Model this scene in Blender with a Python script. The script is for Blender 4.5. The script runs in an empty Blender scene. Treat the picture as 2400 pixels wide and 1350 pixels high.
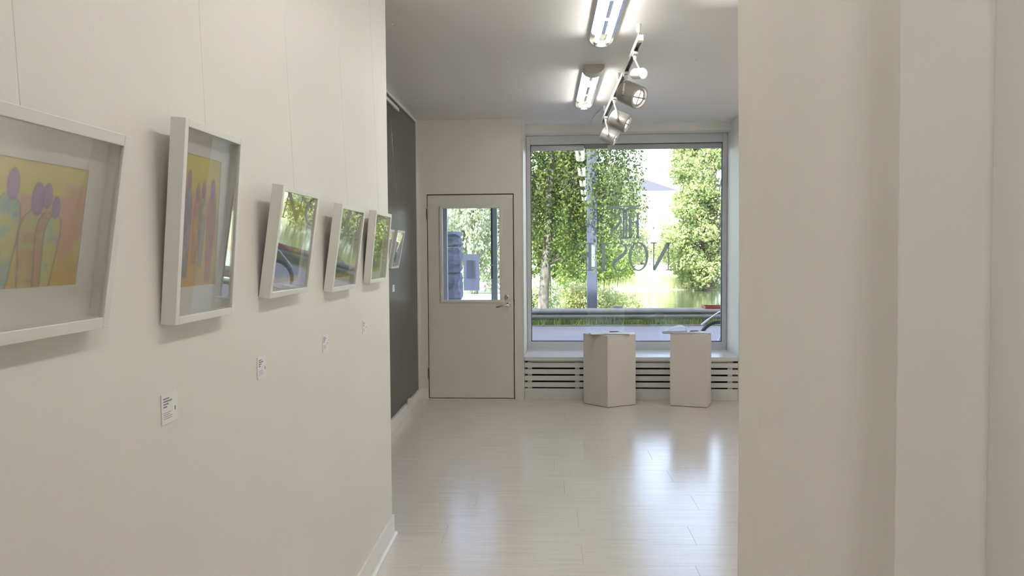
import bpy, math, random
import numpy as np
from mathutils import Matrix, Vector
random.seed(7)
rng = np.random.default_rng(11)
scene = bpy.context.scene
COL = scene.collection

# ------------------------------------------------------------------ camera
F = 1900.0; EYE = 1.51; ROLL = 0.005
def unit(v):
    v = np.array(v, float); return v / np.linalg.norm(v)
_Y = unit((75 / F, 85 / F, -1)); _u = np.array((-ROLL, 1, 0.0))
_Z = unit(_u - (_u @ _Y) * _Y); _X = np.cross(_Y, _Z)
cam_d = bpy.data.cameras.new('camera')
cam_d.sensor_width = 36.0; cam_d.lens = 36.0 * F / 2400.0
cam_d.clip_start = 0.05; cam_d.clip_end = 500
cam = bpy.data.objects.new('camera', cam_d); COL.objects.link(cam)
cam.matrix_world = Matrix.Translation((0, 0, EYE)) @ Matrix([list(_X), list(_Y), list(_Z)]).to_4x4()
scene.camera = cam

# ------------------------------------------------------------------ sky, sun, exposure
world = bpy.data.worlds.new('world'); scene.world = world; world.use_nodes = True
wn = world.node_tree.nodes; wl = world.node_tree.links; wn.clear()
wo = wn.new('ShaderNodeOutputWorld'); wb = wn.new('ShaderNodeBackground'); ws = wn.new('ShaderNodeTexSky')
ws.sky_type = 'NISHITA'; ws.sun_disc = False
ws.sun_elevation = math.radians(50); ws.sun_rotation = math.radians(204)
ws.air_density = 1.0; ws.dust_density = 2.5; ws.ozone_density = 1.0
wb.inputs['Strength'].default_value = 1.35
hz_ = wn.new('ShaderNodeHueSaturation'); hz_.inputs['Saturation'].default_value = 0.78      # summer haze
hz_.inputs['Hue'].default_value = 0.52
wl.new(ws.outputs[0], hz_.inputs['Color']); wl.new(hz_.outputs[0], wb.inputs[0]); wl.new(wb.outputs[0], wo.inputs[0])
sd = bpy.data.lights.new('sun', 'SUN'); sd.energy = 16.0; sd.angle = math.radians(0.6); sd.color = (1.0, 0.95, 0.86)
sun = bpy.data.objects.new('sun', sd); COL.objects.link(sun)
sun.rotation_euler = Vector((-0.25, -0.55, 0.74)).to_track_quat('Z', 'Y').to_euler()
sun.location = (-8, -20, 30)
vs = scene.view_settings
vs.view_transform = 'Standard'; vs.look = 'None'; vs.gamma = 1.0; vs.use_curve_mapping = False
vs.exposure = 0.06
TUBE = 32.0          # fluorescent tube emission

# ------------------------------------------------------------------ materials
MATS = {}
def mat(name, col, rough=0.5, metal=0.0, spec=0.5, var=0.0, scale=6.0, stretch=(1, 1, 1), bump=0.0, bscale=60.0,
        emit=None, emis=0.0, coat=0.0, trans=0.0, coat_r=0.1):
    if name in MATS: return MATS[name]
    m = bpy.data.materials.new(name); m.use_nodes = True
    nt = m.node_tree; b = nt.nodes['Principled BSDF']
    b.inputs['Base Color'].default_value = (*col, 1); b.inputs['Roughness'].default_value = rough
    b.inputs['Metallic'].default_value = metal; b.inputs['Specular IOR Level'].default_value = spec
    b.inputs['Coat Weight'].default_value = coat; b.inputs['Coat Roughness'].default_value = coat_r
    tc = nt.nodes.new('ShaderNodeTexCoord'); mp = nt.nodes.new('ShaderNodeMapping'); mp.inputs['Scale'].default_value = stretch
    nt.links.new(tc.outputs['Object'], mp.inputs[0])
    if var > 0:
        nz = nt.nodes.new('ShaderNodeTexNoise'); nz.inputs['Scale'].default_value = scale; nz.inputs['Detail'].default_value = 4
        nt.links.new(mp.outputs[0], nz.inputs['Vector'])
        cr = nt.nodes.new('ShaderNodeValToRGB')
        cr.color_ramp.elements[0].position = 0.3; cr.color_ramp.elements[1].position = 0.7
        cr.color_ramp.elements[0].color = (*[max(0, c * (1 - var)) for c in col], 1)
        cr.color_ramp.elements[1].color = (*[min(1, c * (1 + var)) for c in col], 1)
        nt.links.new(nz.outputs['Fac'], cr.inputs[0]); nt.links.new(cr.outputs[0], b.inputs['Base Color'])
    if bump > 0:
        n2 = nt.nodes.new('ShaderNodeTexNoise'); n2.inputs['Scale'].default_value = bscale; n2.inputs['Detail'].default_value = 3
        nt.links.new(mp.outputs[0], n2.inputs['Vector'])
        bp = nt.nodes.new('ShaderNodeBump'); bp.inputs['Strength'].default_value = bump; bp.inputs['Distance'].default_value = 0.01
        nt.links.new(n2.outputs['Fac'], bp.inputs['Height']); nt.links.new(bp.outputs[0], b.inputs['Normal'])
    if emit:
        b.inputs['Emission Color'].default_value = (*emit, 1); b.inputs['Emission Strength'].default_value = emis
    MATS[name] = m; return m

def glass_mat(name, tint=(1, 1, 1), base=0.04, rough=0.0, top=0.75):
    m = bpy.data.materials.new(name); m.use_nodes = True; nt = m.node_tree; nt.nodes.clear()
    o = nt.nodes.new('ShaderNodeOutputMaterial'); mx = nt.nodes.new('ShaderNodeMixShader')
    tr = nt.nodes.new('ShaderNodeBsdfTransparent'); tr.inputs[0].default_value = (*tint, 1)
    gl = nt.nodes.new('ShaderNodeBsdfGlossy'); gl.inputs['Roughness'].default_value = rough
    fr = nt.nodes.new('ShaderNodeLayerWeight'); fr.inputs['Blend'].default_value = 0.35
    mr = nt.nodes.new('ShaderNodeMapRange'); mr.inputs['To Min'].default_value = base; mr.inputs['To Max'].default_value = top
    nt.links.new(fr.outputs['Fresnel'], mr.inputs['Value'])
    mr.inputs['From Min'].default_value = 0.04
    nt.links.new(mr.outputs[0], mx.inputs[0]); nt.links.new(tr.outputs[0], mx.inputs[1]); nt.links.new(gl.outputs[0], mx.inputs[2])
    nt.links.new(mx.outputs[0], o.inputs[0]); return m

def leaf_mat(name, c0, c1, tr=0.45):
    m = bpy.data.materials.new(name); m.use_nodes = True; nt = m.node_tree; nt.nodes.clear()
    o = nt.nodes.new('ShaderNodeOutputMaterial'); mx = nt.nodes.new('ShaderNodeMixShader'); mx.inputs[0].default_value = tr
    d = nt.nodes.new('ShaderNodeBsdfDiffuse'); t = nt.nodes.new('ShaderNodeBsdfTranslucent')
    g = nt.nodes.new('ShaderNodeTexCoord'); nz = nt.nodes.new('ShaderNodeTexNoise'); nz.inputs['Scale'].default_value = 2.5; nz.inputs['Detail'].default_value = 6
    cr = nt.nodes.new('ShaderNodeValToRGB'); cr.color_ramp.elements[0].position = 0.35; cr.color_ramp.elements[1].position = 0.65
    cr.color_ramp.elements[0].color = (*c0, 1); cr.color_ramp.elements[1].color = (*c1, 1)
    nt.links.new(g.outputs['Object'], nz.inputs['Vector']); nt.links.new(nz.outputs['Fac'], cr.inputs[0])
    nt.links.new(cr.outputs[0], d.inputs[0]); nt.links.new(cr.outputs[0], t.inputs[0])
    nt.links.new(d.outputs[0], mx.inputs[1]); nt.links.new(t.outputs[0], mx.inputs[2]); nt.links.new(mx.outputs[0], o.inputs[0])
    return m

def attr_mat(name, rough=0.7):
    m = bpy.data.materials.new(name); m.use_nodes = True; nt = m.node_tree; b = nt.nodes['Principled BSDF']
    a = nt.nodes.new('ShaderNodeAttribute'); a.attribute_name = 'pigment'
    nt.links.new(a.outputs['Color'], b.inputs['Base Color']); b.inputs['Roughness'].default_value = rough
    b.inputs['Specular IOR Level'].default_value = 0.2
    return m

M_WALL = mat('wall_paint', (0.83, 0.805, 0.75), 0.55, var=0.02, scale=1.3, bump=0.04, bscale=90)
M_CEIL = mat('ceiling_paint', (0.86, 0.845, 0.825), 0.40, var=0.015, scale=0.8, bump=0.02, bscale=25)
M_DARK = mat('dark_wall_paint', (0.075, 0.069, 0.062), 0.32, var=0.06, scale=1.0, bump=0.05, bscale=40)
M_TRIM = mat('trim_paint', (0.84, 0.82, 0.77), 0.38, var=0.015, scale=3)
M_DOOR = mat('door_paint', (0.80, 0.765, 0.70), 0.38, var=0.02, scale=2)
M_FLOOR = mat('floor_laminate', (0.76, 0.715, 0.645), 0.20, spec=0.5, var=0.07, scale=7.0, stretch=(0.35, 7, 1), bump=0.02, bscale=14)
M_SUB = mat('subfloor', (0.22, 0.19, 0.16), 0.8, var=0.1)
M_FRAMEW = mat('white_frame_lacquer', (0.84, 0.83, 0.79), 0.4, var=0.01)
M_MAT = mat('mount_board', (0.88, 0.87, 0.85), 0.8, var=0.01, scale=30)
M_PED = mat('plinth_paint', (0.79, 0.75, 0.69), 0.5, var=0.02, scale=4)
M_SILL = mat('sill_paint', (0.76, 0.75, 0.73), 0.35, var=0.015)
M_WINF = mat('window_frame_paint', (0.70, 0.71, 0.71), 0.4, var=0.02)
M_ALU = mat('brushed_aluminium', (0.62, 0.63, 0.65), 0.35, metal=0.8, var=0.04, scale=12)
M_CHROME = mat('chrome', (0.75, 0.74, 0.72), 0.12, metal=1.0, var=0.02)
M_BLACK = mat('black_cavity', (0.015, 0.013, 0.011), 0.8, var=0.1)
M_GAP = mat('dark_gap', (0.06, 0.05, 0.045), 0.8, var=0.1)
M_LAMPW = mat('lamp_enamel', (0.62, 0.60, 0.53), 0.4, var=0.01)
M_REFL = mat('lamp_reflector', (0.80, 0.80, 0.79), 0.12, metal=1.0, var=0.01)
M_TUBE = mat('tube_glow', (1, 1, 1), 0.5, emit=(1.0, 0.975, 0.925), emis=TUBE, var=0.001)
M_SPOT = mat('spot_glow', (1, 1, 1), 0.5, emit=(1.0, 0.97, 0.92), emis=7.0, var=0.001)
M_SILVER = mat('silver_lacquer', (0.40, 0.38, 0.355), 0.42, metal=0.3, var=0.03, scale=8)
M_WHITEM = mat('white_metal', (0.82, 0.80, 0.76), 0.35, var=0.01)
M_PAPER = mat('paper', (0.86, 0.86, 0.86), 0.7, var=0.015, scale=20)
M_INK = mat('grey_ink', (0.25, 0.25, 0.25), 0.8, var=0.05)
M_VINYL = leaf_mat('grey_vinyl', (.56, .62, .58), (.58, .64, .60), .5)
M_WIRE = glass_mat('nylon_line', (.99, .99, .99), .22, .2, .6)
M_CURT = leaf_mat('curtain_cloth', (.935, .915, .87), (.955, .935, .89), .02)
G_WIN = glass_mat('window_glass', (0.96, 0.99, 0.975), 0.07)
G_DOOR = glass_mat('door_glass', (0.95, 0.97, 0.99), 0.05)
G_PIC = glass_mat('picture_glass', (0.995, 0.995, 0.99), 0.03, 0.0, 0.45)
M_PAINT = attr_mat('watercolour')

# ------------------------------------------------------------------ mesh helpers
class MB:
    def __init__(s): s.v = []; s.f = []
    def add(s, vs, fs):
        o = len(s.v); s.v += [tuple(map(float, p)) for p in vs]; s.f += [[i + o for i in f] for f in fs]; return s
    def box(s, x0, x1, y0, y1, z0, z1, m=None):
        p = [(x0, y0, z0), (x1, y0, z0), (x1, y1, z0), (x0, y1, z0), (x0, y0, z1), (x1, y0, z1), (x1, y1, z1), (x0, y1, z1)]
        if m is not None: p = [tuple(m @ Vector(q)) for q in p]
        return s.add(p, [(3, 2, 1, 0), (4, 5, 6, 7), (0, 1, 5, 4), (1, 2, 6, 5), (2, 3, 7, 6), (3, 0, 4, 7)])
    def rings(s, rings, cap=True, closed=True):
        n = len(rings[0]); vs = [p for r in rings for p in r]; fs = []
        for k in range(len(rings) - 1):
            for i in range(n if closed else n - 1):
                j = (i + 1) % n
                fs.append((k * n + i, k * n + j, (k + 1) * n + j, (k + 1) * n + i))
        if cap and closed:
            fs.append(tuple(range(n - 1, -1, -1))); b = (len(rings) - 1) * n; fs.append(tuple(b + i for i in range(n)))
        return s.add(vs, fs)
    def lathe(s, p0, d, prof, n=20, cap=True):
        p0 = Vector(p0); d = Vector(d).normalized(); a = d.orthogonal().normalized(); b = d.cross(a)
        rs = []
        for (t, r) in prof:
            rs.append([p0 + d * t + (a * math.cos(2 * math.pi * i / n) + b * math.sin(2 * math.pi * i / n)) * r for i in range(n)])
        return s.rings(rs, cap)
    def tube(s, pts, r, n=10):
        pts = [Vector(p) for p in pts]; rs = []
        rr = r if isinstance(r, (list, tuple)) else [r] * len(pts)
        ref = None
        for k, p in enumerate(pts):
            t = (pts[min(k + 1, len(pts) - 1)] - pts[max(k - 1, 0)]).normalized()
            if ref is None: ref = t.orthogonal().normalized()
            a = (ref - t * ref.dot(t)).normalized(); b = t.cross(a); ref = a
            rs.append([p + (a * math.cos(2 * math.pi * i / n) + b * math.sin(2 * math.pi * i / n)) * rr[k] for i in range(n)])
        return s.rings(rs)
    def prism(s, poly, axis, a0, a1):
        # poly of 2D points extruded along axis ('x','y','z')
        def mk(p, a):
            return {'x': (a, p[0], p[1]), 'y': (p[0], a, p[1]), 'z': (p[0], p[1], a)}[axis]
        return s.rings([[mk(p, a0) for p in poly], [mk(p, a1) for p in poly]])
    def build(s, name, m, parent=None, bevel=0.0, smooth=False, seg=2):
        me = bpy.data.meshes.new(name); me.from_pydata(s.v, [], s.f); me.materials.append(m)
        import bmesh
        bm = bmesh.new(); bm.from_mesh(me); bmesh.ops.recalc_face_normals(bm, faces=bm.faces); bm.to_mesh(me); bm.free()
        if smooth:
            me.shade_smooth(); me.set_sharp_from_angle(angle=math.radians(38))
        o = bpy.data.objects.new(name, me); COL.objects.link(o)
        if parent: o.parent = parent
        if bevel > 0:
            b = o.modifiers.new('bevel', 'BEVEL'); b.width = bevel; b.segments = seg; b.limit_method = 'ANGLE'; b.angle_limit = math.radians(40)
        return o

def tag(o, label=None, cat=None, group=None, kind=None):
    if label: o['label'] = label
    if cat: o['category'] = cat
    if group: o['group'] = group
    if kind: o['kind'] = kind
    return o
def empty(name, loc=(0, 0, 0), rz=0.0):
    o = bpy.data.objects.new(name, None); COL.objects.link(o); o.location = loc; o.rotation_euler = (0, 0, rz); o.empty_display_size = 0.1
    return o
def struct(o, label, cat): return tag(o, label, cat, kind='structure')
def bx(name, m, dims, parent=None, bevel=0.0): return MB().box(*dims).build(name, m, parent, bevel)

# frame of the street-side wall: it runs 1.6 degrees off square
BF = Matrix.Translation((-1.30, 8.27, 0)) @ Matrix.Rotation(math.radians(-1.6), 4, 'Z')
def back(o):
    o.matrix_basis = BF @ o.matrix_basis; return o
CEIL = 2.85; XR = 3.2; YB = -4.0; DW = -1.30; NW = -0.823; NE = 4.27

# ------------------------------------------------------------------ room shell
fl = MB().box(-1.7, XR + .2, YB - .2, 8.40, -0.12, -0.008); fl.box(NW, XR, YB, -0.165, -0.0081, 0.0)
floor = struct(fl.build('floor', M_SUB), 'glossy whitewashed laminate floor of wide boards', 'floor')
PITCH = 0.284; PL = 1.317; Y0 = 4.137
plank_me = {}
for k in range(-15, 15):
    y0 = Y0 + k * PITCH; y1 = y0 + PITCH
    if y0 < -0.2: continue
    y1 = min(y1, 8.30)
    if y1 - y0 < 0.02: continue
    off = (-0.54 if k % 2 == 0 else 0.183) + ((k * 37) % 5 - 2) * (0.0 if k in (0, -1) else 0.06)
    xl = NW if y0 < 3.99 else -1.29
    x = off - PL * 4
    while x < XR:
        a = max(x, xl); b = min(x + PL, XR)
        if b - a > 0.03:
            key = (round(b - a, 3), round(y1 - y0, 3))
            if key not in plank_me:
                g = 0.0003; w, h = b - a, y1 - y0
                me = MB()
                e = 0.0005
                me.rings([[(g, g, -.008), (w - g, g, -.008), (w - g, h - g, -.008), (g, h - g, -.008)],
                          [(g, g, -e), (w - g, g, -e), (w - g, h - g, -e), (g, h - g, -e)],
                          [(g + e, g + e, 0), (w - g - e, g + e, 0), (w - g - e, h - g - e, 0), (g + e, h - g - e, 0)]])
                po = me.build('plank', M_FLOOR, floor); plank_me[key] = po.data
            else:
                po = bpy.data.objects.new('plank', plank_me[key]); COL.objects.link(po); po.parent = floor
            po.location = (a, y0, 0)
        x += PL

struct(bx('ceiling', M_CEIL, (-1.7, XR + .2, YB - .2, 8.68, CEIL, CEIL + .25)), 'pale grey satin ceiling', 'ceiling')
struct(bx('wall_left', M_WALL, (-1.7, NW, YB, NE, 0, CEIL)), 'cream wall carrying the row of tilted pictures', 'wall')
struct(bx('wall_left_alcove', M_DARK, (-1.7, DW, NE, 8.4, 0, CEIL)), 'charcoal painted wall beyond the cream wall', 'wall')
struct(bx('wall_right', M_WALL, (XR, XR + .2, YB, 8.4, 0, CEIL)), 'cream wall behind the curtain', 'wall')
struct(bx('wall_rear', M_WALL, (-1.7, XR + .2, YB - .2, YB, 0, CEIL)), 'cream wall at the far end of the gallery', 'wall')
# baseboards
b = MB().box(NW, NW + .013, YB, NE, 0, .107)
b.prism([(NW + .013, 0), (NW + .031, 0), (NW + .029, .009), (NW + .022, .016), (NW + .013, .018)], 'y', YB, NE)
struct(b.build('baseboard_left', M_TRIM, bevel=.002), 'white baseboard with a shoe moulding under the pictures', 'baseboard')
struct(bx('baseboard_left_alcove', M_TRIM, (DW, DW + .026, NE, 8.27, 0, .108), bevel=.003), 'white baseboard below the charcoal wall', 'baseboard')
struct(bx('trim_1', M_TRIM, (DW, DW + .014, NE, 8.27, CEIL - .018, CEIL), bevel=.002), 'thin white cornice strip above the charcoal wall', 'trim')
struct(bx('trim_2', M_TRIM, (DW, DW + .012, 8.252, 8.27, .108, CEIL - .018)), 'thin white corner strip beside the charcoal wall', 'trim')
# socket on the baseboard, picture rail
sk = empty('wall_socket', (DW + .026, 7.46, 0.06)); tag(sk, 'small white cable socket fixed on the alcove baseboard', 'socket')
bx('socket_box', M_TRIM, (0, .03, -.045, .045, 0, .09), sk, .006); bx('socket_face', M_WHITEM, (.03, .034, -.03, .03, .015, .075), sk, .002)
rl = empty('picture_rail', (DW, 5.8, 2.77)); tag(rl, 'white hanging rail near the top of the charcoal wall', 'rail')
bx('rail_profile', M_WHITEM, (0, .012, -1.5, 1.46, 0, .03), rl, .002); bx('rail_lip', M_WHITEM, (.012, .016, -1.5, 1.46, 0, .008), rl)

# ---- street wall in the wall frame: u along the wall, v outwards
D0, D1, DH = 0.108, 0.992, 2.098
W0, W1 = 1.095, 3.245
TH = 0.72
SILL = 0.440; SOFF = 2.763
wm = MB()
wm.box(-.4, D0 - .004, 0, TH, -.1, CEIL + .2)
wm.box(D0 - .004, D1 + .004, 0, TH, DH + .005, CEIL + .2)
wm.box(D1 + .004, W0, 0, TH, -.1, CEIL + .2)
wm.box(W1, 4.7, 0, TH, -.1, CEIL + .2)
wm.box(W0, W1, .40, TH, SOFF, CEIL + .2)
wm.box(W0, W1, .58, TH, -.1, SILL - .03)
wb_ = back(struct(wm.build('wall_back', M_WALL), 'cream street wall around the door and the shop window', 'wall'))
M_FAC = mat('facade_render', (0.45, 0.42, 0.38), 0.9, var=0.08, scale=1)
fm = MB()
fm.box(-45, 45, TH - .12, TH + .25, CEIL + .2, 18.6)  # unseen upper front, height set to cast shade over the street
fm.box(-45, -.4, TH - .02, TH + .25, -.6, CEIL + .2); fm.box(4.7, 45, TH - .02, TH + .25, -.6, CEIL + .2)
fm.box(-.4, 4.7, TH - .02, TH + .25, -.6, -.1)
back(struct(fm.build('wall_shade_facade', M_FAC), 'unseen house front above the gallery, sized to shade the street', 'wall'))
back(struct(bx('trim_3', M_TRIM, (W0 - .016, W0, -.004, .40, 0, CEIL - .001), bevel=.002), 'white corner strip between door and shop window', 'trim'))
back(struct(MB().box(0.0, D0 - .004, -.012, 0, 0, .107).build('baseboard_back', M_TRIM, bevel=.002), 'short white baseboard left of the door', 'baseboard'))
back(struct(MB().box(D0, D1, .0, .74, -.05, .005).build('trim_4', M_TRIM), 'worn white door sill', 'trim'))

# ---- door 1 (inner)
d1 = empty('door_1'); struct(d1, 'cream panel door with a glazed upper half', 'door')
G0, G1, GZ0, GZ1 = .262, .848, 1.022, 1.958
dm = MB()
g = .006
dm.box(D0 + g, G0, .004, .044, .014, DH - g); dm.box(G1, D1 - g, .004, .044, .014, DH - g)
dm.box(G0, G1, .004, .044, .014, GZ0); dm.box(G0, G1, .004, .044, GZ1, DH - g)
dm.build('door_leaf', M_DOOR, d1)
md = MB(); w = .026
md.box(G0 - w, G0, -.006, .004, GZ0 - w, GZ1 + w); md.box(G1, G1 + w, -.006, .004, GZ0 - w, GZ1 + w)
md.box(G0, G1, -.006, .004, GZ0 - w, GZ0); md.box(G0, G1, -.006, .004, GZ1, GZ1 + w)
md.build('glazing_bead', M_DOOR, d1, bevel=.003)
bx('pane', G_DOOR, (G0, G1, .022, .025, GZ0, GZ1), d1)
bx('rebate', M_GAP, (D0 - .003, D1 + .003, .046, .06, 0.006, .05), d1)
rb = MB(); rb.box(D0 - .003, D0 + .03, .045, .055, .006, DH); rb.box(D1 - .03, D1 + .003, .045, .055, .006, DH); rb.box(D0, D1, .045, .055, DH - .03, DH + .004)
rb.build('door_stop', M_GAP, d1)
for hz in (.27, 1.90):
    h = MB().lathe((D0 + .001, -.004, hz - .055), (0, 0, 1), [(0, .0075), (.11, .0075)], 12)
    ho = h.build('hinge', mat('old_brass', (.25, .2, .13), .4, .7, var=.1), d1, smooth=True)
    MB().lathe((D0 + .001, -.004, hz + .055), (0, 0, 1), [(0, .005), (.012, .006), (.018, .002)], 10).build('hinge_pin', M_CHROME, ho, smooth=True)
lk = MB().lathe((.922, .004, 1.045), (0, -1, 0), [(0, .026), (.006, .026), (.009, .020), (.009, .012), (.018, .011)], 20).build('lock_rosette', M_ALU, d1, smooth=True)
bx('keyhole', M_BLACK, (.920, .924, -.016, -.013, 1.038, 1.052), lk)
hb = MB().lathe((.938, .004, .972), (0, -1, 0), [(0, .024), (.007, .024), (.009, .02), (.009, .011), (.04, .011)], 20)
hb = hb.build('handle_rosette', M_CHROME, d1, smooth=True)
MB().tube([(.938, -.036, .972), (.938, -.05, .972), (.925, -.056, .970), (.88, -.058, .962), (.83, -.058, .952), (.815, -.05, .951)],
          [.011, .0115, .011, .010, .009, .006], 12).build('lever', M_CHROME, hb, smooth=True)
bx('strike_plate', M_GAP, (D1 - .002, D1 + .006, -.002, .004, .955, 1.03), d1)
back(d1)
# ---- vestibule lining and outer door
d2 = empty('door_2'); struct(d2, 'grey aluminium outer door with full glazing', 'door')
V0 = .60; M_ALF = mat('grey_door_profile', (.66, .69, .74), .4, 0.0, var=.03); M_BLUE = mat('blue_gasket', (.01, .06, .14), .5, var=.05)
s = MB(); s.box(D0 - .002, .222, V0, V0 + .05, 0, 2.35)
s.box(D0 - .002, 1.0, V0, V0 + .05, -.05, .12); s.box(D0 - .002, 1.0, V0, V0 + .05, 2.14, 2.35)
s.build('outer_frame', M_ALF, d2, bevel=.003)
st = bx('meeting_stile', M_ALF, (.722, .772, V0 - .006, V0 + .05, .12, 2.14), d2, .003)
bx('gasket', M_BLUE, (.706, .722, V0 - .008, V0 + .05, 1.22, 2.14), st); bx('gasket_lower', M_ALF, (.706, .722, V0 - .008, V0 + .05, .12, 1.22), st)
hd = MB(); hd.box(.738, .758, V0 - .014, V0 - .006, 1.28, 1.42); hd.tube([(.748, V0 - .014, 1.37), (.748, V0 - .05, 1.37), (.70, V0 - .055, 1.365)], .008, 8)
hd.build('door_handle', M_ALU, st, smooth=True)
bx('pane', G_DOOR, (.222, .706, V0 + .02, V0 + .026, .12, 2.14), d2); bx('side_pane', G_DOOR, (.772, 1.0, V0 + .02, V0 + .026, .12, 2.14), d2)
back(d2)
no = empty('paper_notice', (.487, V0 + .012, 1.09)); bx('sheet', leaf_mat('thin_paper', (.88, .88, .92), (.90, .90, .94), .6), (-.088, .088, 0, .001, 0, .40), no)
bx('printed_block', leaf_mat('faint_print', (.80, .80, .86), (.86, .86, .91), .6), (-.055, .045, -.0006, 0, .13, .33), no)
back(tag(no, 'sheet of paper taped to the outer door glass', 'notice'))

# ---- window 1
w1 = empty('window_1'); struct(w1, 'large single-pane shop window in a pale grey frame', 'window')
FV = .60; FL, FR, FB, FT = W0 + .002, W1 - .002, SILL, SOFF - .001
gl0, gl1, gb, gt = W0 + .045, W1 - .05, .528, 2.665
bx('frame_stile', M_WINF, (FL, gl0, FV, FV + .07, FB, FT), w1, .004); bx('frame_stile', M_WINF, (gl1, FR, FV, FV + .07, FB, FT), w1, .004)
bx('frame_rail', M_WINF, (gl0, gl1, FV, FV + .07, FB, gb), w1, .004); bx('frame_rail', M_WINF, (gl0, gl1, FV, FV + .07, gt, FT), w1, .004)
gk = MB(); e = .008
gk.box(gl0, gl0 + e, FV + .02, FV + .05, gb, gt); gk.box(gl1 - e, gl1, FV + .02, FV + .05, gb, gt); gk.box(gl0, gl1, FV + .02, FV + .05, gb, gb + e); gk.box(gl0, gl1, FV + .02, FV + .05, gt - e, gt)
gk.build('gasket', mat('dark_gasket', (.09, .11, .13), .6, var=.05), w1)
bx('pane', G_WIN, (gl0, gl1, FV + .034, FV + .040, gb, gt), w1)
vt = MB(); vt.box(gl0 + .008, gl0 + .58, FV + .004, FV + .03, gt - .062, gt - .008); vt.box(gl0 + .008, gl0 + .575, FV - .002, FV + .004, gt - .03, gt - .018)
vt.build('trickle_vent', mat('vent_metal', (.50, .52, .55), .35, .4, var=.03), w1, bevel=.003)
bx('vent_box', mat('vent_box_grey', (.26, .29, .27), .5, var=.05), (gl0 + .585, gl0 + .83, FV - .012, FV + .03, gt - .05, gt - .003), w1, .003)
v2 = MB(); v2.box(gl0 + .835, gl1 - .008, FV + .004, FV + .03, gt - .062, gt - .008); v2.box(gl0 + .835, gl1 - .008, FV - .002, FV + .004, gt - .030, gt - .016)
v2.build('trickle_vent', MATS['vent_metal'], w1, bevel=.003)
back(w1)

# ---- lettering on the pane (reads from the street)
lt = empty('window_lettering', (0, FV + .0325, 0)); tag(lt, 'grey mirrored vinyl lettering and emblem on the shop window', 'lettering')
S = 8.905 / 1900.0                     # metres per picture pixel on the pane
def P(px, py): return ((px - 1275) * S + 1.30 - .012, EYE - (py - 592) * S)
def poly_obj(name, polys, parent=lt):
    m = MB()
    for pl in polys:
        q = [P(*p) for p in pl]
        m.rings([[(a, -.0004, c) for a, c in q], [(a, .0004, c) for a, c in q]])
    return m.build(name, M_VINYL, parent)
def stroke(pts, ws, n=10):
    # smooth ribbon through pts with widths ws, returned as quads
    pts = np.array(pts, float); ws = np.array(ws, float); t = np.arange(len(pts)); T = np.linspace(0, len(pts) - 1, n * (len(pts) - 1) + 1)
    def cr(a):
        out = []
        for tt in T:
            i = min(int(tt), len(pts) - 2); f = tt - i
            p0 = a[max(i - 1, 0)]; p1 = a[i]; p2 = a[i + 1]; p3 = a[min(i + 2, len(a) - 1)]
            out.append(.5 * ((2 * p1) + (-p0 + p2) * f + (2 * p0 - 5 * p1 + 4 * p2 - p3) * f * f + (-p0 + 3 * p1 - 3 * p2 + p3) * f ** 3))
        return np.array(out)
    C = cr(pts); Wd = cr(ws); d = np.gradient(C, axis=0); d /= np.linalg.norm(d, axis=1)[:, None] + 1e-9; nn = np.stack([-d[:, 1], d[:, 0]], 1)
    L = C + nn * Wd[:, None] / 2; R_ = C - nn * Wd[:, None] / 2
    return [[tuple(L[i]), tuple(L[i + 1]), tuple(R_[i + 1]), tuple(R_[i])] for i in range(len(C) - 1)]
def rect(x0, x1, y0, y1): return [(x0, y0), (x1, y0), (x1, y1), (x0, y1)]
poly_obj('letter_n', [rect(1525.5, 1528.5, 574, 636), rect(1559, 1562, 574, 636), rect(1520, 1534, 572, 574.5), rect(1554, 1567, 634.5, 637),
                      [(1557, 572), (1567, 572), (1531, 637), (1527, 637), (1526, 630)]])
ring = []
for i in range(36):
    a0, a1 = 2 * math.pi * i / 36, 2 * math.pi * (i + 1) / 36
    cx, cy = 1492, 604.5
    ring.append([(cx + 23 * math.cos(a0), cy + 33.5 * math.sin(a0)), (cx + 23 * math.cos(a1), cy + 33.5 * math.sin(a1)),
                 (cx + 16.5 * math.cos(a1), cy + 30.5 * math.sin(a1)), (cx + 16.5 * math.cos(a0), cy + 30.5 * math.sin(a0))])
poly_obj('letter_o', ring)
def mirrored_s(x0, x1, y0, y1, k):
    X = lambda a: x0 + a * (x1 - x0); Y = lambda a: y0 + a * (y1 - y0)
    pts = [(X(.02), Y(.22)), (X(.12), Y(.08)), (X(.45), Y(.02)), (X(.85), Y(.10)), (X(.95), Y(.26)), (X(.72), Y(.44)), (X(.35), Y(.58)), (X(.06), Y(.74)), (X(.14), Y(.92)), (X(.50), Y(.985)), (X(.85), Y(.92)), (X(.98), Y(.78))]
    ws = [1.5, 2.5, 2.5, 3.5, 6, 8, 8, 6, 3.5, 2.5, 2.5, 1.5]
    return stroke(pts, [w * k for w in ws], 6)
poly_obj('letter_s', mirrored_s(1433, 1465, 572, 638, 1.0))
poly_obj('letter_t', [rect(1408.5, 1415.5, 574, 636), rect(1397, 1432, 572, 575), rect(1404, 1420, 634, 637), [(1397, 572), (1399, 572), (1399, 582)], [(1430, 572), (1432, 572), (1430, 582)]])
poly_obj('letter_e', [rect(1377, 1384, 573, 636), rect(1356, 1389, 572, 575), rect(1356, 1389, 634, 637), rect(1361, 1378, 602, 605), rect(1360, 1362, 597, 611), [(1355, 575), (1358, 575), (1355, 586)], [(1354, 622), (1357, 634), (1354, 634)]])
poly_obj('letter_h', [rect(1470, 1475.5, 505, 561), rect(1488, 1493, 505, 561), rect(1475, 1489, 523.5, 527.5), rect(1468.5, 1477, 559, 562), rect(1486.5, 1495, 559, 562)])
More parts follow.
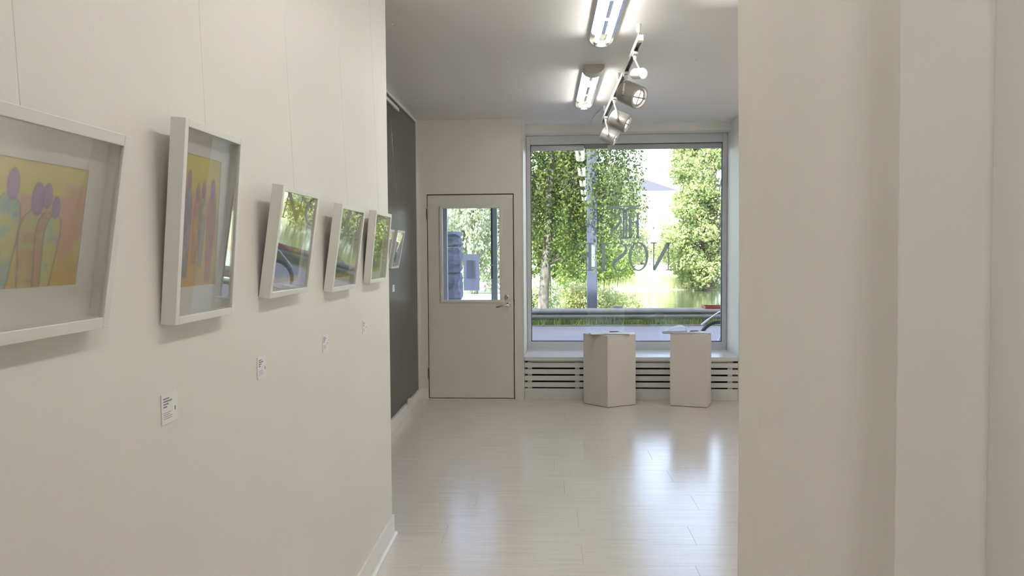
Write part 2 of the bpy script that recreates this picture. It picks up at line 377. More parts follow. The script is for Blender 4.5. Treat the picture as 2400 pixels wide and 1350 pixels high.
poly_obj('letter_s', mirrored_s(1429, 1453, 505, 563, .8))
poly_obj('emblem_column', [rect(1456, 1460.5, 502, 560), rect(1462, 1466.5, 502, 560), rect(1453.5, 1469, 559, 564), [(1454, 502), (1468.5, 502), (1461, 494)]])
poly_obj('emblem_arch', [rect(1421, 1494, 487, 490)] + stroke([(1462, 504), (1464, 498), (1471, 493.5), (1481, 492.5), (1494, 494)], [2, 4, 5, 4, 2.5], 6) + stroke([(1460, 504), (1458, 498), (1451, 493.5), (1440, 492.5), (1424, 494)], [2, 4, 5, 4, 2.5], 6))
back(lt)

# ---- radiator cover under the sill
rc = empty('radiator_cover'); tag(rc, 'white slatted radiator cover below the shop window', 'radiator cover')
bx('sill_board', M_SILL, (W0 + .001, W1 - .001, -.018, FV, SILL - .040, SILL), rc, .004)
for k in range(4):
    z0 = .129 + k * .067
    bx('slat', M_SILL, (W0 + .002, W1 - .002, 0, .018, z0, z0 + .0485), rc, .0015)
bx('bottom_board', M_SILL, (W0 + .002, W1 - .002, 0, .018, 0, .114), rc, .002)
for u0 in (W0 + .03, W0 + .515, W0 + 1.02, W0 + 1.56, W0 + 2.05):
    bx('batten', M_SILL, (u0, u0 + .046, .018, .036, .02, .396), rc)
bx('top_rail', M_SILL, (W0 + .03, W1 - .05, .018, .036, .383, .40), rc)
bx('cavity_shade', M_BLACK, (W0 + .002, W1 - .002, .42, .44, 0, .40), rc)  # near-black sheet standing in for the shade behind the slats
back(rc)
rd = empty('radiator'); tag(rd, 'dark steel radiator behind the slats of the cover', 'radiator')
M_RAD = mat('radiator_steel', (.05, .045, .04), .5, var=.1)
bx('panel', M_RAD, (W0 + .2, W1 - .2, .18, .20, .06, .37), rd)
fin = None
for k in range(56):
    u0 = W0 + .22 + k * .031
    if fin is None: fin = bx('fin', M_RAD, (0, .012, .165, .18, .07, .36), rd); fin.location = (u0, 0, 0)
    else:
        q = fin.copy(); COL.objects.link(q); q.location = (u0, 0, 0)
bx('foot', M_RAD, (W0 + .4, W0 + .44, .16, .22, 0, .06), rd); bx('foot', M_RAD, (W1 - .44, W1 - .4, .16, .22, 0, .06), rd)
back(rd)

# ------------------------------------------------------------------ framed pictures
def fbm(U, V, sc, seed):
    r = np.random.default_rng(seed); out = np.zeros_like(U); amp = 1.0; tot = 0
    for o in range(4):
        n_ = int(sc * 2 ** o) + 2; gr = r.random((n_ + 1, n_ + 1))
        x = U * (n_ - 1); y = V * (n_ - 1); xi = x.astype(int); yi = y.astype(int); fx = x - xi; fy = y - yi
        fx = fx * fx * (3 - 2 * fx); fy = fy * fy * (3 - 2 * fy)
        out += amp * ((gr[yi, xi] * (1 - fx) + gr[yi, xi + 1] * fx) * (1 - fy) + (gr[yi + 1, xi] * (1 - fx) + gr[yi + 1, xi + 1] * fx) * fy); tot += amp; amp *= .5
    return out / tot
def lin(c): return np.array([(x / 255.0 / 12.92 if x < 10 else ((x / 255.0 + .055) / 1.055) ** 2.4) for x in c])
def mixc(A, c, w): return A * (1 - w[..., None]) + lin(c) * w[..., None]
def sst(a, b, x):
    t = np.clip((x - a) / (b - a), 0, 1); return t * t * (3 - 2 * t)
def shape_mask(U, V, prof, asp):
    # prof: list of (v, u_centre, half width) from top to bottom; returns soft mask and outline
    vv = np.array([p[0] for p in prof])[::-1]; uc = np.array([p[1] for p in prof])[::-1]; hw = np.array([p[2] for p in prof])[::-1]
    c = np.interp(V, vv, uc); h = np.interp(V, vv, hw); ins = (V >= vv[0]) & (V <= vv[-1])
    d = h - np.abs(U - c)
    d = np.where(ins, d, -1)
    return sst(-.006, .006, d), sst(-.010, -.002, d) * (1 - sst(.002, .010, d))
def head(U, V, u, v, ru, rv):
    d = 1 - np.sqrt(((U - u) / ru) ** 2 + ((V - v) / rv) ** 2)
    return sst(-.08, .08, d), sst(-.2, -.02, d) * (1 - sst(.02, .2, d))
def art_people(U, V, figs, seed, soft=1.0):
    n1 = fbm(U, V, 4, seed); n2 = fbm(U, V, 7, seed + 1); n3 = fbm(U, V, 20, seed + 2)
    A = np.ones(U.shape + (3,)) * lin((222, 208, 98))
    A = mixc(A, (214, 160, 148), sst(.42, .62, n1 + .22 * np.exp(-((V - .5) / .22) ** 2) - .05) * .85)
    A = mixc(A, (216, 178, 92), sst(.42, .1, V) * .8); A = mixc(A, (228, 220, 110), sst(.72, .95, V) * .7)
    for (hu, hv, ru, rv, prof, cols) in figs:
        mk, ol = shape_mask(U, V, prof, 1)
        body = np.ones(A.shape) * lin(cols[0]); body = mixc(body, cols[1], sst(.4, .6, n2)); body = mixc(body, cols[2], sst(.52, .66, n1 * .5 + n3 * .5))
        A = A * (1 - mk[..., None] * .93 * soft) + body * mk[..., None] * .93 * soft
        A = mixc(A, (95, 85, 110), ol * .55 * soft)
        hm, ho = head(U, V, hu, hv, ru, rv)
        A = mixc(A, (158, 128, 188), hm * soft * .95); A = mixc(A, (105, 80, 140), ho * .5 * soft)
    return A * (0.93 + .14 * n3[..., None])
def body(u, top, bot, w, lean=0.0):
    h = top - bot
    return [(top, u, w * .25), (top - .10 * h, u, w * .8), (top - .25 * h, u - lean * .3, w), (top - .5 * h, u - lean * .5, w * .9), (top - .62 * h, u - lean * .6, w * .78), (top - .85 * h, u - lean * .8, w * .66), (bot, u - lean, w * .5)]
def art1(U, V):
    g = ((205, 205, 105), (150, 190, 170), (120, 160, 195)); o_ = ((205, 180, 95), (190, 150, 95), (180, 185, 110)); t_ = ((160, 195, 160), (205, 205, 110), (150, 190, 195)); b_ = ((185, 145, 100), (200, 150, 110), (190, 170, 100))
    f = [(.155, .70, .035, .10, body(.16, .62, -.02, .075), o_), (.28, .74, .035, .10, body(.28, .66, -.02, .08), t_),
         (.505, .79, .036, .11, body(.485, .72, -.02, .09, .02), g), (.665, .70, .040, .12, body(.655, .62, -.02, .085, .02), o_),
         (.725, .73, .030, .095, body(.735, .61, -.02, .060, .015), b_), (.79, .645, .026, .085, body(.79, .60, -.02, .055, .03), t_)]
    return art_people(U, V, f, 3)
def art2(U, V):
    bl = ((120, 150, 190), (150, 170, 190), (110, 130, 170)); rd_ = ((190, 130, 110), (200, 150, 110), (180, 120, 125)); gr = ((130, 165, 150), (150, 160, 170), (205, 190, 110))
    f = [(.17, .80, .05, .07, body(.16, .77, .08, .10, .03), bl), (.40, .72, .05, .06, body(.40, .70, .18, .085, .05), ((195, 150, 140), (205, 180, 110), (180, 140, 150))),
         (.55, .74, .05, .06, body(.55, .72, .15, .09, .03), gr), (.80, .76, .055, .07, body(.80, .74, .03, .12, .06), rd_)]
    return art_people(U, V, f, 13, .85)
def art3(U, V, seed=21, refl_line=.45, gr=(168, 182, 120), top=(226, 222, 120)):  # reflected trees and grey street painted into the picture colours
    n1 = fbm(U, V, 4, seed); n2 = fbm(U, V, 12, seed + 1)
    A = np.ones(U.shape + (3,)) * lin((205, 212, 190)); A = mixc(A, top, sst(.55, .8, V)); A = mixc(A, gr, sst(.95, .55, V) * sst(.45, .55, n1 + .1) * .6)
    for c, h, w in ((.15, .86, .11), (.42, .93, .13), (.68, .88, .12), (.90, .91, .10)):
        d = (h - V) * w * 1.0 - np.abs(U - c) + .015 * (n2 - .5); A = mixc(A, (142, 160, 104), sst(-.01, .02, d) * sst(.45, .60, V) * .75)
    hl = refl_line + .05 * np.sin(U * 5) - .12 * U + .02 * n2
    A = mixc(A, (150, 158, 168), sst(.02, -.02, V - hl)); A = mixc(A, (122, 132, 142), sst(.0, -.2, V - hl) * .7)
    A = mixc(A, (225, 205, 120), sst(.16, .06, V + .05 * n2) * .85)
    return A
ARTS = [art1, art2, art3, lambda U, V: art3(U, V, 31, .34, (190, 200, 160), (208, 214, 180)), lambda U, V: art3(U, V, 41, .28, (150, 175, 90), (190, 205, 120)),  # fifth picture: leafy window reflection put into its colours
        lambda U, V: art3(U, V, 51, .40, (190, 190, 185), (205, 205, 205)), lambda U, V: art3(U, V, 61, .50, (175, 175, 170), (195, 190, 180))]

def framed(idx, name, label, wallx, y0, y1, zb, zt, lean, art_pad, wire_top, group, thick=.033, face=.017, nx=90):
    # local: x out of the wall, y along it, z up; tilts forward about its lower back edge
    w = y1 - y0; h = zt - zb; t = thick
    tilt = math.asin(min(.5, lean / h))
    r = empty(name, (wallx + .001, y0, zb)); r.rotation_euler = (0, tilt, 0); tag(r, label, 'picture', group)
    bx('frame_side', M_FRAMEW, (0, t, 0, face, 0, h), r, .0012); bx('frame_side', M_FRAMEW, (0, t, w - face, w, 0, h), r, .0012)
    bx('frame_rail', M_FRAMEW, (0, t, face, w - face, 0, face), r, .0012); bx('frame_rail', M_FRAMEW, (0, t, face, w - face, h - face, h), r, .0012)
    bx('backing', M_MAT, (0.001, .004, face, w - face, face, h - face), r)
    # mount board with a window, then the painted sheet
    a0, a1, b0, b1 = face + art_pad[0], w - face - art_pad[1], face + art_pad[2], h - face - art_pad[3]
    mo = MB(); mo.box(.0055, .007, face, a0, face, h - face); mo.box(.0055, .007, a1, w - face, face, h - face); mo.box(.0055, .007, a0, a1, face, b0); mo.box(.0055, .007, a0, a1, b1, h - face)
    mo.build('mount', M_MAT, r)
    ny = int(nx * (b1 - b0) / (a1 - a0)); us = np.linspace(0, 1, nx); vs_ = np.linspace(0, 1, ny); U, V = np.meshgrid(us, vs_)
    co = np.stack([np.full(U.shape, .0052), a0 - .004 + U * (a1 - a0 + .008), b0 - .004 + V * (b1 - b0 + .008)], -1).reshape(-1, 3)
    i = np.arange((nx - 1) * (ny - 1)); i = (i // (nx - 1)) * nx + i % (nx - 1); fc = np.stack([i, i + 1, i + nx + 1, i + nx], 1)
    me = bpy.data.meshes.new('painting'); me.from_pydata(co.tolist(), [], fc.tolist()); me.materials.append(M_PAINT)
    A = np.clip(ARTS[idx](np.clip(U, 0, .999), np.clip(V, 0, .999)), 0, 1).reshape(-1, 3)
    ca = me.color_attributes.new('pigment', 'FLOAT_COLOR', 'POINT'); ca.data.foreach_set('color', np.concatenate([A, np.ones((len(A), 1))], 1).astype(np.float32).ravel())
    po = bpy.data.objects.new('painting', me); COL.objects.link(po); po.parent = r
    bx('glass', G_PIC, (t - .006, t - .004, face, w - face, face, h - face), r)
    # hanging line from the top edge up to the rail
    inv = Matrix.Rotation(-tilt, 4, 'Y'); top = inv @ Vector((0.004, 0, wire_top - zb)); 
    MB().tube([(.004, w * .52, h - .012), (top.x, w * .52, top.z)], .0006, 6).build('hanging_line', M_WIRE, r)
    return r
PG = 'white framed watercolours along the left wall'
framed(0, 'framed_picture', 'large landscape watercolour of purple-headed figures, nearest the camera', NW, .89, 1.435, 1.383, 1.730, .052, (.07, .055, .058, .052), 2.80, PG, face=.02, nx=200)
framed(1, 'framed_picture', 'tall narrow watercolour of standing figures in a white box frame', NW, 1.70, 2.03, 1.360, 1.803, .034, (.05, .05, .06, .05), 2.80, PG, nx=120)
framed(2, 'framed_picture', 'third white framed picture, green and grey reflection painted in, above the second label', NW, 2.30, 2.68, 1.385, 1.714, .047, (.022, .03, .02, .02), 2.80, PG)
framed(3, 'framed_picture', 'fourth white framed picture, pale green over grey reflection painted in, on the cream wall', NW, 2.985, 3.37, 1.368, 1.70, .046, (.035, .035, .03, .03), 2.80, PG)
framed(4, 'framed_picture', 'fifth white framed picture, at the end of the cream wall', NW, 3.65, 4.02, 1.374, 1.706, .034, (.035, .035, .03, .03), 2.80, PG)
PG2 = 'white framed pictures on the charcoal wall'
framed(5, 'framed_picture', 'white framed picture on the charcoal wall, half hidden by the cream wall', DW, 6.18, 6.53, 1.378, 1.705, .06, (.035, .035, .03, .03), 2.775, PG2)
framed(6, 'framed_picture', 'white framed picture farthest along the charcoal wall', DW, 6.68, 7.03, 1.383, 1.708, .06, (.035, .035, .03, .03), 2.775, PG2)

# wall labels
def card(label, wallx, yc, zt, h=.060, wd=.062, lines=True):
    r = empty('wall_label', (wallx, yc - wd / 2, zt - h)); tag(r, label, 'label', 'white caption cards under the pictures')
    bx('card', M_PAPER, (0.0003, .0022, 0, wd, 0, h), r)
    if lines:
        def bar(n, y0, y1, z0, z1, m): MB().box(.0022, .0024, wd * y0, wd * y1, h * z0, h * z1).build(n, m, r)
        for k, (a, b_) in enumerate(((.10, .46), (.10, .64), (.10, .42), (.10, .32))): bar('text_line', a, b_, .82 - k * .09, .865 - k * .09, M_INK)
        m2 = mat('light_ink', (.5, .5, .5), .8, var=.05)
        for k, (a, b_) in enumerate(((.10, .58), (.10, .5), (.10, .66), (.10, .62))): bar('text_line', a, b_, .36 - k * .065, .385 - k * .065, m2)
        bar('small_mark', .80, .87, .36, .50, M_INK)
    return r
card('caption card below the tall narrow figure picture, the nearest card', NW, 1.732, 1.207, .065, .075)
card('caption card second from the camera on the cream wall', NW, 2.315, 1.212, .064, .072)
card('caption card third from the camera on the cream wall', NW, 3.0, 1.206, .064, .072)
card('caption card last on the cream wall, near its end', NW, 3.665, 1.203, .060, .07)
card('caption card alone on the charcoal wall', DW, 6.94, 1.235, .062, .09, False)

# ------------------------------------------------------------------ ceiling lamps
def lamp(x, y0, y1, label):
    r = empty('fluorescent_lamp', (x, y0, CEIL)); tag(r, label, 'ceiling lamp', 'twin-tube fluorescent lamps in a row on the ceiling')
    L = y1 - y0; w = .076
    arc = [(w * math.cos(a), -.012 - .052 * math.sin(a)) for a in np.linspace(0, math.pi, 13)]
    prof = [(w, 0)] + arc + [(-w, 0)]
    MB().prism(prof, 'y', 0, .16).build('near_cap', M_LAMPW, r, bevel=.002, smooth=True)
    MB().prism(prof, 'y', L - .03, L).build('end_cap', M_LAMPW, r, bevel=.002, smooth=True)
    bx('pan', M_REFL, (-w, w, .16, L - .03, -.012, 0), r)
    rf = MB()
    for s_ in (-1, 1):
        pr = [(s_ * w * .98, -.012), (s_ * w * .98, -.022), (s_ * w * .80, -.018), (s_ * w * .5, -.0135), (s_ * w * .5, -.012)]
        rf.prism(pr, 'y', .16, L - .03)
    rf.build('reflector', M_REFL, r)
    bx('gear_cover', M_REFL, (-.014, .014, .165, L - .04, -.024, -.012), r, .002)
    gp = MB(); gp.box(-.012, .012, .45, .68, -.0246, -.024); gp.build('rating_plate', mat('plate_grey', (.35, .36, .38), .5, var=.1), r)
    bx('rating_plate', MATS['plate_grey'], (-.01, .01, L - .52, L - .47, -.0246, -.024), r)
    for s_ in (-1, 1):
        MB().lathe((s_ * .036, .15, -.041), (0, 1, 0), [(0, .013), (L - .25, .013)], 12).build('tube', M_TUBE, r, smooth=True)
        MB().lathe((s_ * .036, L - .10, -.041), (0, 1, 0), [(0, .0138), (.075, .0138)], 12).build('tube_socket', M_WHITEM, r, smooth=True)
    return r
lamp(.365, 5.90, 7.42, 'twin-tube ceiling lamp nearest the shop window')
lamp(.365, 3.66, 5.18, 'twin-tube ceiling lamp cut by the top edge of the picture')
lamp(.365, 1.42, 2.94, 'twin-tube ceiling lamp above the curtain')
lamp(.365, -.82, .70, 'twin-tube ceiling lamp above the camera')
lamp(.365, -3.06, -1.54, 'twin-tube ceiling lamp at the rear of the gallery')

# ------------------------------------------------------------------ lighting track and spots
TX, TZ = .565, 2.728
tr = empty('lighting_track', (TX, 4.82, TZ)); tag(tr, 'white suspended lighting track beside the tube lamps', 'track')
LT = 3.05
tp = MB(); tp.box(-.017, .017, 0, LT, .024, .03); tp.box(-.017, -.012, 0, LT, 0, .024); tp.box(.012, .017, 0, LT, 0, .024)
tp.build('track_profile', M_WHITEM, tr, bevel=.001)
bx('conductor', mat('conductor_dark', (.12, .11, .10), .5, .3, var=.1), (-.012, .012, .05, LT - .05, .016, .0238), tr)
bx('track_end', M_WHITEM, (-.018, .018, -.05, .0, -.002, .032), tr, .003); bx('track_end', M_WHITEM, (-.018, .018, LT, LT + .02, -.002, .032), tr, .003)
for yy in (.06, 1.38, 2.74):
    ro = MB().lathe((0, yy, .03), (0, 0, 1), [(0, .0025), (CEIL - TZ - .03, .0025)], 8).build('rod', M_ALU, tr)
    MB().lathe((0, yy, CEIL - TZ), (0, 0, -1), [(0, .017), (.03, .015), (.05, .012)], 16).build('canopy', M_WHITEM, ro, smooth=True)
def spot(label, y, c, d, rad, ln, white, name='track_spotlight'):
    r = empty(name, (TX, y, TZ)); tag(r, label, 'spotlight', 'spotlights on the track')
    c = Vector(c) - Vector((TX, y, TZ)); d = Vector(d).normalized(); bm_ = M_WHITEM if white else M_SILVER
    ad = MB(); ad.box(-.015, .015, -.045, .045, -.018, -.001); ad.lathe((0, 0, -.018), (0, 0, -1), [(0, .013), (.02, .013), (.03, .009)], 14)
    ad.build('adaptor', M_WHITEM, r, bevel=.002, smooth=True)
    side = d.cross(Vector((0, 0, 1))).normalized(); up = side.cross(d).normalized()
    # body: a can with a stepped rim
    b0 = c - d * ln * .5
    prof = [(0, rad * .75), (.006, rad * .93), (.015, rad), (ln - .012, rad), (ln - .004, rad * 1.0), (ln, rad * .97), (ln, rad * .86), (ln - .018, rad * .80)]
    bo = MB().lathe(b0, d, prof, 28).build('can', bm_, r, smooth=True)
    MB().lathe(b0, d, [(ln - .017, rad * .2), (ln - .0165, rad * (.78 if white else .60)), (ln - .015, rad * (.78 if white else .60)), (ln - .0145, rad * .2)], 28).build('lens', M_SPOT, bo)
    ld = bpy.data.lights.new('spot_beam', 'SPOT'); ld.energy = 40.0 if white else 115.0; ld.spot_size = math.radians(75); ld.spot_blend = .7; ld.shadow_soft_size = rad * .6; ld.color = (1.0, .97, .93)
    lo = bpy.data.objects.new('spot_beam', ld); COL.objects.link(lo); lo.parent = r; lo.location = c + d * (ln * .5 + .004); lo.rotation_euler = d.to_track_quat('-Z', 'Y').to_euler()
    if not white:
        cross = MB(); fm_ = Matrix.Translation(c + d * (ln * .5 - .012)) @ Matrix((side, up, d)).transposed().to_4x4()
        cross.box(-rad * .8, rad * .8, -.005, .005, -.002, .002, fm_); cross.box(-.005, .005, -rad * .8, rad * .8, -.002, .002, fm_)
        cross.build('louvre', M_SILVER, bo)
        # yoke on one side
        sg = 1 if side.y < 0 else -1
        q = c + side * sg * (rad + .006)
        ptop = Vector((0, 0, -.045))
        yk = MB(); yk.tube([ptop, ptop + Vector((0, 0, -.012)), (ptop * .25 + q * .75) + Vector((0, 0, .03)), q + Vector((0, 0, .02)), q - Vector((0, 0, .012))], [.007, .007, .0065, .007, .007], 10)
        yo = yk.build('yoke', M_WHITEM, r, smooth=True)
        MB().lathe(q - side * sg * .008, side * sg, [(0, .012), (.02, .012), (.023, .008)], 14).build('pivot_screw', M_SILVER, yo, smooth=True)
    else:
        q = c + up * rad
        MB().tube([(0, 0, -.045), q], .006, 10).build('stem', M_WHITEM, r, smooth=True)
    return r
spot('slim white spotlight, nearest on the track', 5.06, (.585, 5.06, 2.598), (.48, -.85, -.16), .034, .10, True)
spot('large silver spotlight hanging below the slim white one', 5.62, (.60, 5.60, 2.575), (.62, -.62, -.42), .078, .16, False)
spot('large silver spotlight third along the track', 6.52, (.605, 6.52, 2.545), (.84, -.28, -.42), .072, .15, False)
spot('silver spotlight at the window end of the track', 7.42, (.595, 7.42, 2.555), (.86, -.22, -.42), .066, .14, False)

# ceiling hooks and cable
def hook(label, x, y):
    r = empty('ceiling_hook', (x, y, CEIL)); tag(r, label, 'hook', 'small hooks screwed in the ceiling')
    MB().lathe((0, 0, 0), (0, 0, -1), [(0, .007), (.003, .007), (.004, .003)], 10).build('collar', M_WHITEM, r, smooth=True)
    pts = [(0, 0, -.003), (0, 0, -.02)] + [(.010 * math.sin(a), 0, -.03 + .010 * math.cos(a)) for a in np.linspace(0, 5.0, 10)]
    MB().tube(pts, .0018, 6).build('loop', M_WHITEM, r, smooth=True)
hook('ceiling hook over the charcoal wall', -.88, 4.78); hook('ceiling hook right of the track', 1.05, 5.66); hook('ceiling hook between the charcoal wall and the lamps', -.25, 5.75)
cb = empty('ceiling_cable', (.50, 7.55, CEIL)); tag(cb, 'thin white cable clipped to the ceiling by the window', 'cable')
MB().tube([(.06, 0, -.004), (.03, .3, -.004), (0, .62, -.004), (-.0, 1.1, -.004)], .004, 8).build('cable_run', M_WHITEM, cb, smooth=True)
bx('clip', M_WHITEM, (.022, .038, .29, .31, -.01, 0), cb)

# ------------------------------------------------------------------ plinths with books
def plinth(label, corner, dirA, la, lb, h):
    A = Vector((*dirA, 0)).normalized(); B = Vector((-A.y, A.x, 0))
    r = empty('display_plinth', (*corner, 0)); r.rotation_euler = (0, 0, math.atan2(A.y, A.x)); tag(r, label, 'plinth', 'white plinths in front of the window')
    bx('body', M_PED, (0, la, 0, lb, .004, h - .012), r, .002); bx('top_panel', M_PED, (0, la, 0, lb, h - .0118, h), r, .0015); bx('base_recess', M_GAP, (.006, la - .006, .006, lb - .006, 0, .004), r)
    return r
# left: nearest corner (0.607,7.81), right side runs towards (0.89,7.97)
pr_ = empty('display_plinth', (.607, 7.80, 0)); tag(pr_, 'plinth turned corner-on to the room, under the flat open book', 'plinth', 'white plinths in front of the window')
PO = [(0, 0), (.286, .16), (.292, .355), (-.15, .37), (-.222, .235)]
MB().prism(PO, 'z', .004, .685).build('body', M_PED, pr_, bevel=.002); MB().prism(PO, 'z', .6852, .697).build('top_panel', M_PED, pr_, bevel=.0015)
MB().prism([(x_ * .97 + .001, y_ * .97 + .005) for x_, y_ in PO], 'z', 0, .004).build('base_recess', M_GAP, pr_)
plinth('plinth nearer the right reveal, under the book with a curled page', (1.222, 7.915), (.34, -.115), .359, .262, .705)

def open_book(name, label, loc, rz, w, h, lift, pen_at, pages=6):
    r = empty(name, loc, rz); tag(r, label, 'book', 'open visitor books on the plinths')
    M_COV = mat('book_cover', (.06, .06, .065), .5, var=.1)
    bx('cover', M_COV, (-w - .004, w + .004, -h / 2 - .004, h / 2 + .004, 0, .003), r, .001)
    n = 14
    def leafblock(s_, amp, lif):
        top = []; 
        for i in range(n + 1):
            t = i / n; top.append((s_ * w * t, .003 + .010 + amp * math.exp(-((t - .22) / .16) ** 2) * (1 - math.exp(-t * 12)) - .007 * (1 - math.exp(-((t) / .05))) * 0 - .006 * t + lif * t * t))
        pr = top + [(s_ * w, .0031 + lif), (0, .0031)]
        if lif == 0: pr = top + [(s_ * w, .0031), (0, .0031)]
        return MB().prism(pr, 'y', -h / 2, h / 2)
    leafblock(1, .004, 0).build('page_block', M_PAPER, r)
    leafblock(-1, .004 + (.0 if lift else .002), 0).build('page_block', M_PAPER, r)
    if lift:
        rings_ = []
        for i in range(15):
            t = i / 14; x = .012 - (w * 1.04) * t; z = .018 + lift * math.sin(math.pi * min(1, t * 1.0) ** .55) * (1 - .35 * t)
            rings_.append([(x, -h / 2, z), (x, h / 2, z), (x, h / 2, z + .002), (x, -h / 2, z + .002)])
        MB().rings(rings_).build('curled_page', M_PAPER, r, smooth=True)
    return r
open_book('guest_book', 'flat open book lying on the corner-on plinth', (.635, 7.985, .697), math.radians(3), .185, .20, 0, None)
open_book('guest_book', 'open book with a curled page hanging past the plinth edge', (1.385, 7.995, .705), math.radians(-6), .222, .20, .052, None)
def pen(label, loc, rz, c):
    r = empty('pen', loc, rz); tag(r, label, 'pen')
    MB().lathe((-.06, 0, .0045), (1, 0, 0), [(0, .003), (.004, .0045), (.09, .0045)], 10).build('barrel', c, r, smooth=True)
    MB().lathe((.03, 0, .0045), (1, 0, 0), [(0, .0045), (.02, .003), (.028, .0008)], 10).build('tip', M_CHROME, r, smooth=True)
    bx('clip', M_CHROME, (-.055, -.02, -.001, .001, .009, .0105), r)
pen('thin dark pen on the flat open book', (.70, 8.02, .7125), math.radians(10), mat('pen_grey', (.12, .12, .13), .35, var=.05))
pen('black pen lying across the curled-page book', (1.475, 7.975, .7205), math.radians(22), mat('pen_black', (.02, .02, .025), .35, var=.05))

# leaflets on the sill
def leaflet(name, label, u, v, w, d, rz, kind, t=.002):
    r = empty(name, (u, v, SILL), math.radians(rz)); tag(r, label, 'leaflet', 'printed matter on the window sill')
    if kind == 'stack':
        for k in range(6):
            c = mat('brochure_cover', (.36, .34, .38), .45, var=.1, scale=20)
            o = bx('sheet', c if k == 5 else M_PAPER, (-w / 2, w / 2, -d / 2, d / 2, k * .004, k * .004 + .0036), r); o.location.x = (k % 3 - 1) * .004; o.location.y = (k % 2) * .005
    else:
        bx('sheet', M_PAPER, (-w / 2, w / 2, -d / 2, d / 2, 0, t), r)
        if kind == 'photo': bx('print', mat('print_grey', (.38, .42, .48), .5, var=.2, scale=25), (-w * .22, w * .42, -d * .35, d * .3, t, t + .0004), r)
        if kind == 'text':
            for k in range(5): bx('text_line', mat('light_ink', (.5, .5, .5), .8), (-w * .38, w * (.38 - .1 * (k % 2)), d * (.3 - k * .15), d * (.36 - k * .15), t, t + .0004), r)
leaflet('brochure_stack', 'stack of dark brochures at the left end of the sill', W0 + .125, .16, .20, .20, 2, 'stack')
leaflet('leaflet', 'white leaflet with a grey photo beside the corner-on plinth', W0 + .505, .15, .20, .13, 0, 'photo')
leaflet('leaflet', 'printed page between the plinths, left of its neighbour', W0 + 1.22, .19, .21, .29, -12, 'text')
leaflet('leaflet', 'white page between the plinths, nearer the curled-page book', W0 + 1.46, .17, .22, .28, -10, 'text')
leaflet('leaflet', 'loose blank sheet near the glass behind the dark brochures', W0 + .33, .36, .21, .15, 4, 'blank')

# ------------------------------------------------------------------ curtain in the foreground
def curtain(name, label, path, amp, freqs, seed, z0=.02, z1=2.80, n=260, nz=26, edge=0.012):
    r = random.Random(seed); P_ = [Vector((*p, 0)) for p in path]
    Q = []
    for i in range(len(P_) - 1):                      # rounded run of the cloth
        p0, p1, p2, p3 = P_[max(i - 1, 0)], P_[i], P_[i + 1], P_[min(i + 2, len(P_) - 1)]
        for f in np.linspace(0, 1, 13)[:-1]:
            f = float(f); Q.append(.5 * ((2 * p1) + (p2 - p0) * f + (2 * p0 - 5 * p1 + 4 * p2 - p3) * f * f + (3 * p1 - p0 - 3 * p2 + p3) * f ** 3))
    P_ = Q + [P_[-1]]
    L = [0]
    for a, b_ in zip(P_, P_[1:]): L.append(L[-1] + (b_ - a).length)
    rows = []
    ph = [r.uniform(0, 6.28) for _ in freqs]
    for k in range(nz + 1):
        z = z0 + (z1 - z0) * k / nz; row = []
        for i in range(n + 1):
            s_ = L[-1] * i / n; j = 0
            while j < len(L) - 2 and s_ > L[j + 1]: j += 1
            f = (s_ - L[j]) / (L[j + 1] - L[j]); p = P_[j].lerp(P_[j + 1], f); t = (P_[j + 1] - P_[j]).normalized(); nn = Vector((-t.y, t.x, 0))
            o = sum(a * math.sin(fr * s_ * 6.283 + ph[q] + .25 * math.sin(z * 1.7 + q)) for q, (fr, a) in enumerate(freqs)) * amp
            o *= .75 + .25 * z / z1
            sw = edge * math.sin((z - .3) * 1.9) * (1 - i / n)
            q_ = p + nn * o + t * sw; row.append((q_.x, q_.y, z))
        rows.append(row)
    m = MB(); m.rings(rows, closed=False)
    o = m.build('cloth', M_CURT, None, smooth=True)
    md = o.modifiers.new('thick', 'SOLIDIFY'); md.thickness = .003
    root = empty(name, (path[0][0], path[0][1], 0)); tag(root, label, 'curtain', 'cream curtains hanging at the right')
    o.parent = root; o.location = (-path[0][0], -path[0][1], 0)
    hm = MB(); hm.rings([[(p[0], p[1] - .003, z1 - .06), (p[0], p[1] + .003, z1 - .06), (p[0], p[1] + .003, z1), (p[0], p[1] - .003, z1)] for p in rows[-1][::4]])
    h = hm.build('heading_tape', M_WHITEM, root); h.location = (-path[0][0], -path[0][1], 0)
    return root
curtain('curtain', 'flat cream curtain edging the view of the shop window', [(.462, 1.93), (.53, 1.76), (.70, 1.58), (.86, 1.46)], 1.0, [(2.3, .006), (7.0, .0018), (17., .0006), (31., .0003)], 5)
curtain('curtain', 'folded cream curtain nearest the camera at the right', [(.586, 1.375), (.65, 1.33), (.694, 1.30), (.706, 1.345), (.80, 1.30), (.95, 1.20), (1.2, 1.1)], 1.0, [(3.1, .004), (8.0, .0012), (19., .0005)], 9, edge=.004)
cr_ = empty('curtain_rail', (.5, 1.6, 2.815)); tag(cr_, 'white curtain rail on the ceiling above both curtains', 'rail')
MB().tube([(-.06, .36, 0), (.03, .16, 0), (.2, -.02, 0), (.45, -.28, 0), (.72, -.5, 0)], .010, 10).build('rail_tube', M_WHITEM, cr_, smooth=True)
for p in ((-.05, .34), (.2, -.02), (.7, -.48)): MB().lathe((*p, 0), (0, 0, 1), [(0, .006), (.035, .006)], 8).build('bracket', M_WHITEM, cr_)

